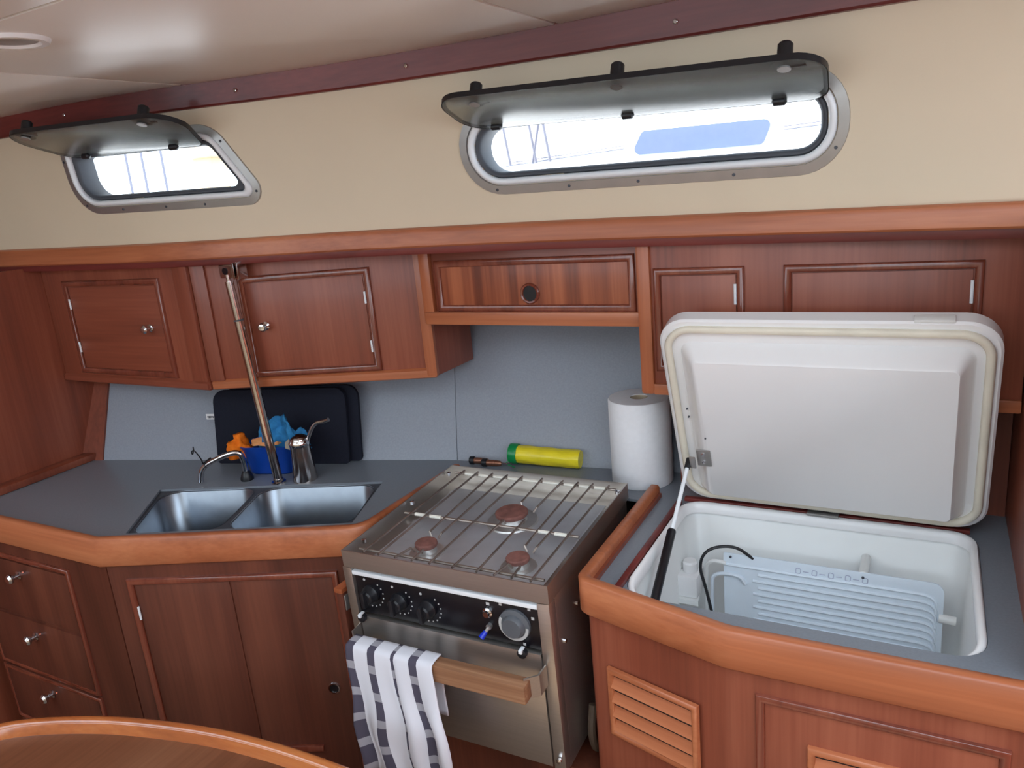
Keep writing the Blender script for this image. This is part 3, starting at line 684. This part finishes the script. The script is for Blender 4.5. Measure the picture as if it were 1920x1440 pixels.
# ------------------------------------------------------------------ things on the worktop
gp = thing('grab_pole', 'slanting stainless steel grab pole from worktop to overhead locker', 'pole', (-1.52, 1.372, 0))
P0, P1 = Vector((0, 0, 0)), Vector((-.036, -.012, .561))
mtube('lower_tube', 'polesteel', gp, [P0, P0.lerp(P1, .79)], .0122, 18)
mtube('upper_sleeve', 'polesteel', gp, [P0.lerp(P1, .795), P0.lerp(P1, .97)], .0108, 18)
mtube('joint_ring', 'rubber', gp, [P0.lerp(P1, .789), P0.lerp(P1, .796)], .0124, 18)
mtube('top_pin', 'chrome', gp, [P0.lerp(P1, .965), P1], .0062, 12)
mlathe('foot', 'polesteel', gp, [(.019, .0003), (.019, .004), (.0135, .006), (.0135, .012)], n=20)
bmk = mbox('bracket', 'polesteel', gp, (-.062, -.01, -.014, .006, .552, .586), .004)
mlathe('bracket_socket', 'blackm', bmk, [(.009, -.0142), (.009, -.0155), (.001, -.0155)], (-.04, 0, .57), 'y', 16)
mbox('bracket_plate', 'polesteel', gp, (-.008, -.002, -.02, .01, .55, .59), .001)
mbox('bracket_plate', 'polesteel', gp, (.006, .011, -.02, .01, .55, .592), .001)

fc = thing('tap_spout', 'bent chrome tap spout with black foot at the small sink bowl', 'tap', (-1.628, 1.362, 0))
mtube('spout', 'chrome', fc, smooth_path([(0, 0, .02), (.002, -.002, .06), (-.002, -.008, .083), (-.025, -.022, .082), (-.075, -.045, .062), (-.10, -.058, .045), (-.108, -.063, .02), (-.108, -.064, .006)], 3), .0075, 14)
mlathe('foot', 'black', fc, [(.0175, .0003), (.018, .006), (.012, .022), (.009, .026), (.001, .026)], n=20)
mtube('cord', 'black', fc, smooth_path([(-.088, -.062, .062), (-.10, -.055, .070), (-.118, -.05, .082), (-.134, -.048, .092), (-.142, -.05, .085), (-.136, -.052, .078), (-.130, -.05, .092), (-.134, -.047, .10)], 2), .0018, 6)
mtube('cord_knot', 'black', fc, [(-.080, -.036, .064), (-.092, -.054, .052)], .0092, 12)

pm = thing('tap_column', 'polished steel mixer column with raised lever beside the grab pole', 'tap', (-1.462, 1.412, 0))
mlathe('column', 'polesteel', pm, [(.033, .0003), (.033, .004), (.0305, .03), (.0275, .075), (.0265, .1), (.027, .108), (.024, .118), (.016, .124), (.001, .126)], n=30)
mlathe('cap', 'chrome', pm, [(.0275, .097), (.0285, .101), (.0285, .107), (.022, .120), (.012, .126), (.001, .128)], n=30)
mtube('lever', 'chrome', pm, smooth_path([(.018, .008, .1), (.034, .012, .135), (.052, .016, .158), (.078, .02, .162), (.094, .022, .168)], 3), .0055, 12)

tb = thing('plastic_tub', 'small open dark blue plastic tub filled with cloths', 'tub', (-1.6, 1.445, 0), math.radians(16))
def tl_(w_, d_, z): return [(q.x, q.y, z) for q in rrect(-w_ / 2, w_ / 2, -d_ / 2, d_ / 2, .022, 5)]
bm = NB(); loft(bm, [tl_(.125, .07, .0005), tl_(.132, .076, .006), tl_(.156, .092, .078), tl_(.162, .098, .082), tl_(.156, .092, .083), tl_(.15, .086, .078), tl_(.126, .072, .008)], True, True, True)
finish('shell', bm, 'blue', tb, ang=60)
def lump(name, mat, label, cat, loc, a, b, hgt, prof, seed, rz=math.radians(16), amp=.008, group=None):
    bm = NB(); lps = []; nt_, nv = 40, 14
    for iv in range(nv + 1):
        v_ = iv / nv; lp = []
        for k in range(nt_):
            an = 2 * PI * k / nt_; rr = (1 - .55 * v_ ** 2.2) * (math.sin(min(1, (1 - v_) * 3.2 + .06) * PI / 2) ** .7)
            x, y = a * rr * math.cos(an), b * rr * math.sin(an)
            z = hgt * prof(x / a) * v_
            d_ = noise.noise(Vector((x * 42 + seed, y * 42, z * 42))) * amp + noise.noise(Vector((x * 95 + seed, y * 95, z * 60))) * amp * .5
            lp.append((x + d_ * math.cos(an) * 1.2, y + d_ * math.sin(an) * 1.2, z + d_ * v_))
        lps.append(lp)
    loft(bm, lps, True, True, True); o = finish(name, bm, mat, None, ang=75); o.location = loc; o.rotation_euler = (0, 0, rz)
    return tag(o, label, cat, group)
def pw(tab): 
    def f(t):
        for (a, b), (c, d) in zip(tab, tab[1:]):
            if t <= c: k = max(0, (t - a) / (c - a)); return b + (d - b) * k
        return tab[-1][1]
    return f
bm = NB(); hp = pw([(0, .05), (.09, .058), (.16, .034), (.25, .074), (.38, .084), (.5, .078), (.62, .09), (.70, .095), (.74, .062), (.8, .042), (.9, .046), (1, .03)]); rows = []
for iv in range(17):
    v_ = iv / 16; r_ = []
    for iu in range(61):
        u_ = iu / 60; x = -.08 + .155 * u_; h_ = hp(u_)
        y = .016 * math.sin(u_ * 13 + v_ * 2.2) * (.35 + .65 * v_) - .018 * math.sin(v_ * 2.6) + .010 * noise.noise(Vector((u_ * 9, v_ * 5, 2.)))
        r_.append(bm.verts.new((x * (1 - .10 * v_) + .010 * noise.noise(Vector((u_ * 5, v_ * 6, 7.))), y, -.012 + v_ * (h_ + .012) + .006 * noise.noise(Vector((u_ * 12, v_ * 4, 4.))) * v_)))
    rows.append(r_)
for p_, q_ in zip(rows, rows[1:]):
    for i in range(60): bm.faces.new((p_[i], p_[i + 1], q_[i + 1], q_[i]))
o = finish('cleaning_cloth', bm, 'bluecloth', None, ang=80); o.location = (-1.552, 1.449, .078); o.rotation_euler = (0, 0, math.radians(16))
md = o.modifiers.new('cloth', 'SOLIDIFY'); md.thickness = .004; md.offset = 0
tag(o, 'crumpled blue cleaning cloth standing up out of the tub', 'cloth')
lump('dust_cloth', 'orange', 'bright orange cloth hanging over the edge of the tub', 'cloth', (-1.682, 1.402, .052), .04, .034, .056, pw([(-1, .6), (-.3, .95), (.3, 1.05), (1, .7)]), 8.4, amp=.012)
lump('cleaning_cloth', 'peach', 'peach coloured cloth lying across the tub', 'cloth', (-1.604, 1.424, .0855), .044, .022, .024, pw([(-1, .8), (0, 1), (.5, .7), (1, 1.0)]), 1.7, amp=.008)
bm = NB(); box(bm, -.012, .012, -.01, .01, 0, .02); bmesh.ops.subdivide_edges(bm, edges=bm.edges[:], cuts=3, use_grid_fill=True)
o = finish('sponge', bm, 'sponge', None, .0); o.location = (-1.512, 1.428, .08); o.rotation_euler = (.3, .3, .2); tag(o, 'small cream sponge tucked into the tub by the blue cloth', 'sponge')

# black boards leaning on the backsplash
bt = Vector((.9677, .2521)); bn = Vector((-.2521, .9677))
def bsp(s, n): q = Vector((-2.246, 1.355)) + bt * s + bn * n; return (q.x, q.y)
def board(s0, s1, hgt, n, lab, tagon=False):
    x, y = bsp((s0 + s1) / 2, n); o = thing('chopping_board', lab, 'board', (x, y, .001), rot=(0, 0, 0))
    o.rotation_euler = Matrix.Rotation(math.atan2(bt.y, bt.x), 3, 'Z').to_euler()
    hb = (s1 - s0) / 2; bm = NB(); pts = rpoly([(-hb, 0), (hb, 0), (hb, hgt), (-hb, hgt)], [.012, .012, .035, .035], 6); lean = .17
    loft(bm, [[(q.x, q.y * lean + e_, q.y) for q in pts] for e_ in (0, .011)], True, True, True); b_ = finish('slab', bm, 'blackfab', o, .002)
    if tagon:
        bm = NB(); box(bm, -hb - .028, -hb + .002, .13 * lean + .004, .13 * lean + .005, .128, .145); t_ = finish('sewn_tag', bm, 'white', o)
        for i in range(5): mbox('tag_print', 'rubber', t_, (-hb - .023 + i * .0042, -hb - .0205 + i * .0042, .13 * lean + .0032, .13 * lean + .0041, .132, .139))
    return o
board(.455, .88, .213, -.012, 'rounded black board behind, leaning on the grey backsplash')
board(.43, .852, .212, -.034, 'rounded black board with white side tag behind the blue tub', True)

# kitchen roll
kr = thing('kitchen_roll', 'tall white kitchen paper roll standing beside the stove', 'paper roll', (-.597, 1.652, .0005))
mlathe('paper', 'paper', kr, [(.021, .001), (.071, 0), (.073, .003), (.073, .205), (.071, .208), (.021, .208), (.021, .001)], n=44)
mlathe('core', 'card', kr, [(.0195, .002), (.0208, .002), (.0208, .2065), (.0195, .2065), (.0195, .002)], n=28)
# roll of bin bags
d7 = math.radians(6)
yb = thing('bin_bag_roll', 'roll of yellow bin bags with a green paper band', 'bag roll', (-.862, 1.668, .0275), rot=(0, math.radians(2.0), d7))
bm = NB(); lps = []
for i in range(25):
    x = -.097 + .19 * i / 24; lp = []
    for k in range(28):
        an = 2 * PI * k / 28; r = .0245 + .0022 * noise.noise(Vector((x * 30, math.cos(an) * 3, math.sin(an) * 3))) + (.0015 if .0 < x < .004 else 0)
        if i in (0, 24): r *= .94
        lp.append((x, r * math.cos(an), r * math.sin(an) * .97))
    lps.append(lp)
loft(bm, lps, True, True, True); finish('bags', bm, 'yellow', yb, ang=60)
mlathe('band', 'green', yb, [(.0262, -.1), (.0268, -.098), (.0268, -.078), (.0262, -.077)], ax='x', n=28)
mtube('twist_tie', 'green', yb, smooth_path([(-.098, -.02, -.012), (-.106, -.028, -.02), (-.09, -.03, -.022), (-.078, -.03, -.0262)], 2), .0014, 6)
# two small tools
for i, (x, y, rz, lab) in enumerate(((-1.072, 1.628, .12, 'small copper-bodied tool with black cap, its end clear of the other'), (-1.03, 1.622, .10, 'small copper-bodied tool with black cap lying against the bin bags'))):
    t_ = thing('pocket_tool', lab, 'tool', (x, y, .0115), rot=(0, 0, rz), group='pocket tools behind the stove')
    mlathe('cap', 'black', t_, [(.009, .0), (.011, .002), (.011, .012), (.0095, .014)], ax='x', n=16)
    mlathe('shaft', 'copper', t_, [(.008, .014), (.0085, .018), (.0085, .034), (.0075, .036), (.0085, .038), (.007, .052), (.004, .056)], ax='x', n=16)
    mlathe('tip', 'chrome', t_, [(.003, .054), (.0028, .072), (.001, .074)], ax='x', n=10)

# ------------------------------------------------------------------ saloon table in the foreground
tab = thing('saloon_table', 'varnished saloon table with rounded orange-brown fiddled edge', 'table', (-1.05, .45, -.9))
to = [(-1.66, .10), (-1.67, .40), (-1.625, .545), (-1.563, .618), (-1.516, .651), (-1.428, .694), (-1.319, .733), (-1.143, .774), (-.995, .789), (-.86, .792), (-.70, .785), (-.56, .76), (-.47, .70), (-.44, .60), (-.44, .10)]
to = [(x + 1.05, y - .45) for x, y in to][::-1]
tp = smooth_path([Vector((x, y, 0)) for x, y in to], 2)
bm = NB(); prism(bm, [(q.x, q.y) for q in inset([Vector((v.x, v.y)) for v in tp], .012)], .655, .676); finish('top', bm, 'wtable', tab)
bm = NB(); sweep(bm, tp, [(0, .655), (-.001, .66), (-.001, .692), (.003, .698), (.009, .70), (.016, .699), (.021, .694), (.024, .680), (.027, .676), (.027, .655)]); finish('edge', bm, 'wrim', tab, ang=60)
mbox('pedestal', 'wz', tab, (-.25, -.13, -.3, .15, .0005, .655), .01)

# ------------------------------------------------------------------ cabin windows
def window(n, poly, rr, hinge_pts, free, knobs, hblocks, zs):
    wn = struct('window_%d' % n)
    def L3(d, off): return [W3(q.x, q.y, off) for q in wloop(poly, rr, d)]
    bm = NB(); loft(bm, [L3(0, -.001), L3(.001, .004), L3(.018, .006), L3(.019, .001)], True); finish('frame', bm, 'alu', wn, ang=50)
    bm = NB(); loft(bm, [L3(.0195, -.002), L3(.021, .006), L3(.025, .010), L3(.030, .010), L3(.034, .004), L3(.0345, -.01)], True); finish('inner_lip', bm, 'alubright', wn, ang=70)
    bm = NB(); loft(bm, [L3(.0345, -.006), L3(.037, .001), L3(.042, .001), L3(.047, -.006), L3(.047, -.05), L3(.02, -.052)], True); finish('seal', bm, 'rubber', wn, ang=60)
    g = wloop(poly, rr, .0095); per = [(g[(i + 1) % len(g)] - g[i]).length for i in range(len(g))]; step = sum(per) / 10; acc_ = step * .3
    for i, q in enumerate(g):
        acc_ += per[i]
        if acc_ >= step: acc_ -= step; mlathe('screw', 'rubber', wn, [(.0032, .001), (.003, -.0012), (.0005, -.0016)], W3(q.x, q.y, .0056), 'y', 8)
    # swung-up acrylic pane: outline in (x, w), w = distance from the hinge
    pts = rpoly(free[0], free[1], 7)
    def PP(x, w_, e_): 
        z0 = zs(x); nz2 = .94; return Vector((x, Yw(x, z0) - .012 - w_ * .94 + e_ * .34, z0 + w_ * .36 + e_ * .94))
    bm = NB(); loft(bm, [[PP(q.x, q.y, e_) for q in pts] for e_ in (0, .0085)], True, True, True); pn = finish('pane', bm, 'acrylic', wn, .001)
    bm = NB()
    lps = []
    loft(bm, [[PP(q.x, q.y, .0) for q in rpoly(inset(free[0], -.0012), free[1], 7)], [PP(q.x, q.y, .0105) for q in rpoly(inset(free[0], -.0012), free[1], 7)], [PP(q.x, q.y, .0105) for q in rpoly(inset(free[0], .008), [max(.01, r - .008) for r in free[1]], 7)], [PP(q.x, q.y, .0086) for q in rpoly(inset(free[0], .008), [max(.01, r - .008) for r in free[1]], 7)]], True)
    finish('pane_seal', bm, 'black', pn, ang=60)
    for x, w_ in knobs:
        k = mtube('knob', 'black', pn, [PP(x, w_, .009), PP(x, w_, .037), PP(x, w_, .040)], [.0125, .012, .0095], 16)
        bm = NB(); tube(bm, [PP(x, w_, .0086), PP(x, w_, .014)], [.022, .018], 20); finish('knob_base', bm, 'black', k)
        bm = NB(); tube(bm, [PP(x, w_, -.003), PP(x, w_, -.0005)], .0105, 18); finish('knob_washer', bm, 'alu', k)
        bm = NB(); a_, b_ = PP(x + .004, w_ - .006, .016), PP(x + .032, w_ - .004, .012); tube(bm, [a_, b_], [.009, .006], 10); finish('lever', bm, 'black', k)
    for x in hblocks:
        bm = NB(); tube(bm, [PP(x - .012, .014, -.002), PP(x - .009, .014, -.003), PP(x + .009, .014, -.003), PP(x + .012, .014, -.002)], [.003, .0075, .0075, .003], 12); finish('hinge_block', bm, 'black', pn)
window(1, winR, winR_r, None, ([(-.868, 0), (-.168, 0), (-.155, .15), (-.868, .15)], [.05, .04, .05, .06]), [(-.79, .118), (-.50, .128), (-.22, .126)], (-.80, -.52, -.245), lambda x: .821 - .035 * (x + .5))
window(2, winL, winL_r, None, ([(-1.93, 0), (-1.52, 0), (-1.44, .16), (-1.985, .16)], [.06, .03, .05, .06]), [(-1.90, .135), (-1.545, .135)], (-1.86, -1.585), lambda x: .872 - .02 * (x + 1.7))

# ------------------------------------------------------------------ outside: quay neighbours seen through the windows
nbz = thing('neighbouring_boat', 'white cabin side of the boat alongside with a long tinted window', 'boat', (-1.2, 4.2, -.9))
mbox('hull', 'boatwhite', nbz, (-1.2, 3.2, 0, 1.6, 0, 2.35), .05)
bm = NB()
pts = rpoly([(-.29, 1.69), (.41, 1.68), (.46, 1.80), (-.22, 1.81)], .03, 5)
loft(bm, [[(q.x, -.012, q.y) for q in pts], [(q.x, .01, q.y) for q in pts]], True, True, True); finish('tinted_window', bm, 'tint', nbz)
for x, dx in ((-1.05, .02), (-.88, .02), (-.845, -.04), (-.79, .02)): mtube('rigging_wire', 'mast', nbz, [(x - dx, -.03, 2.0), (x + dx, -.03, 1.7)], .008, 6)
for z in (1.74, 1.755):
    mtube('rub_line', 'mast', nbz, [(.51, -.006, z), (1.4, -.006, z + .02)], .003, 6); mtube('rub_line', 'mast', nbz, [(-1.1, -.006, z - .04), (-.33, -.006, z - .01)], .003, 6)
for i, (x, y, lab) in enumerate(((-8.2, 6.0, 'slim grey mast beyond the small cabin window, leaning slightly'), (-7.93, 6.0, 'thin grey mast between two other masts outside'), (-7.6, 6.0, 'grey mast standing nearest the buff post outside'))):
    t_ = mtube('mast', 'mast', None, [(x, y, -.9), (x + .1, y, 4.0)], [.016, .012], 8); tag(t_, lab, 'mast', 'masts outside')
pb = thing('dock_pedestal', 'buff painted dock post outside the small cabin window', 'post', (-4.88, 4.3, -.9))
mbox('post', 'buff', pb, (-.1, .1, -.08, .08, 0, 2.0), .02); mbox('cap', 'buff', pb, (-.15, .15, -.12, .12, 1.98, 2.1), .03)
fb = thing('moored_boat', 'low pale boat with blue cover moored beyond the masts', 'boat', (-8.0, 8.0, -.9))
mbox('hull', 'boatwhite', fb, (-1.6, 1.8, -.6, .6, 0, 1.5), .1); mbox('cover', 'marina', fb, (-1.2, .4, -.61, .5, 1.45, 1.62), .05)
qs = mbox('water', 'water', None, (-40, 30, 2.6, 60, -1.6, -1.5)); tag(qs, 'pale harbour water outside the boat', 'water', kind='stuff')

# ------------------------------------------------------------------ raise everything so that the cabin sole lies at z = 0
for o in list(C.objects):
    if o.parent is None and o is not camo: o.location.z += H0
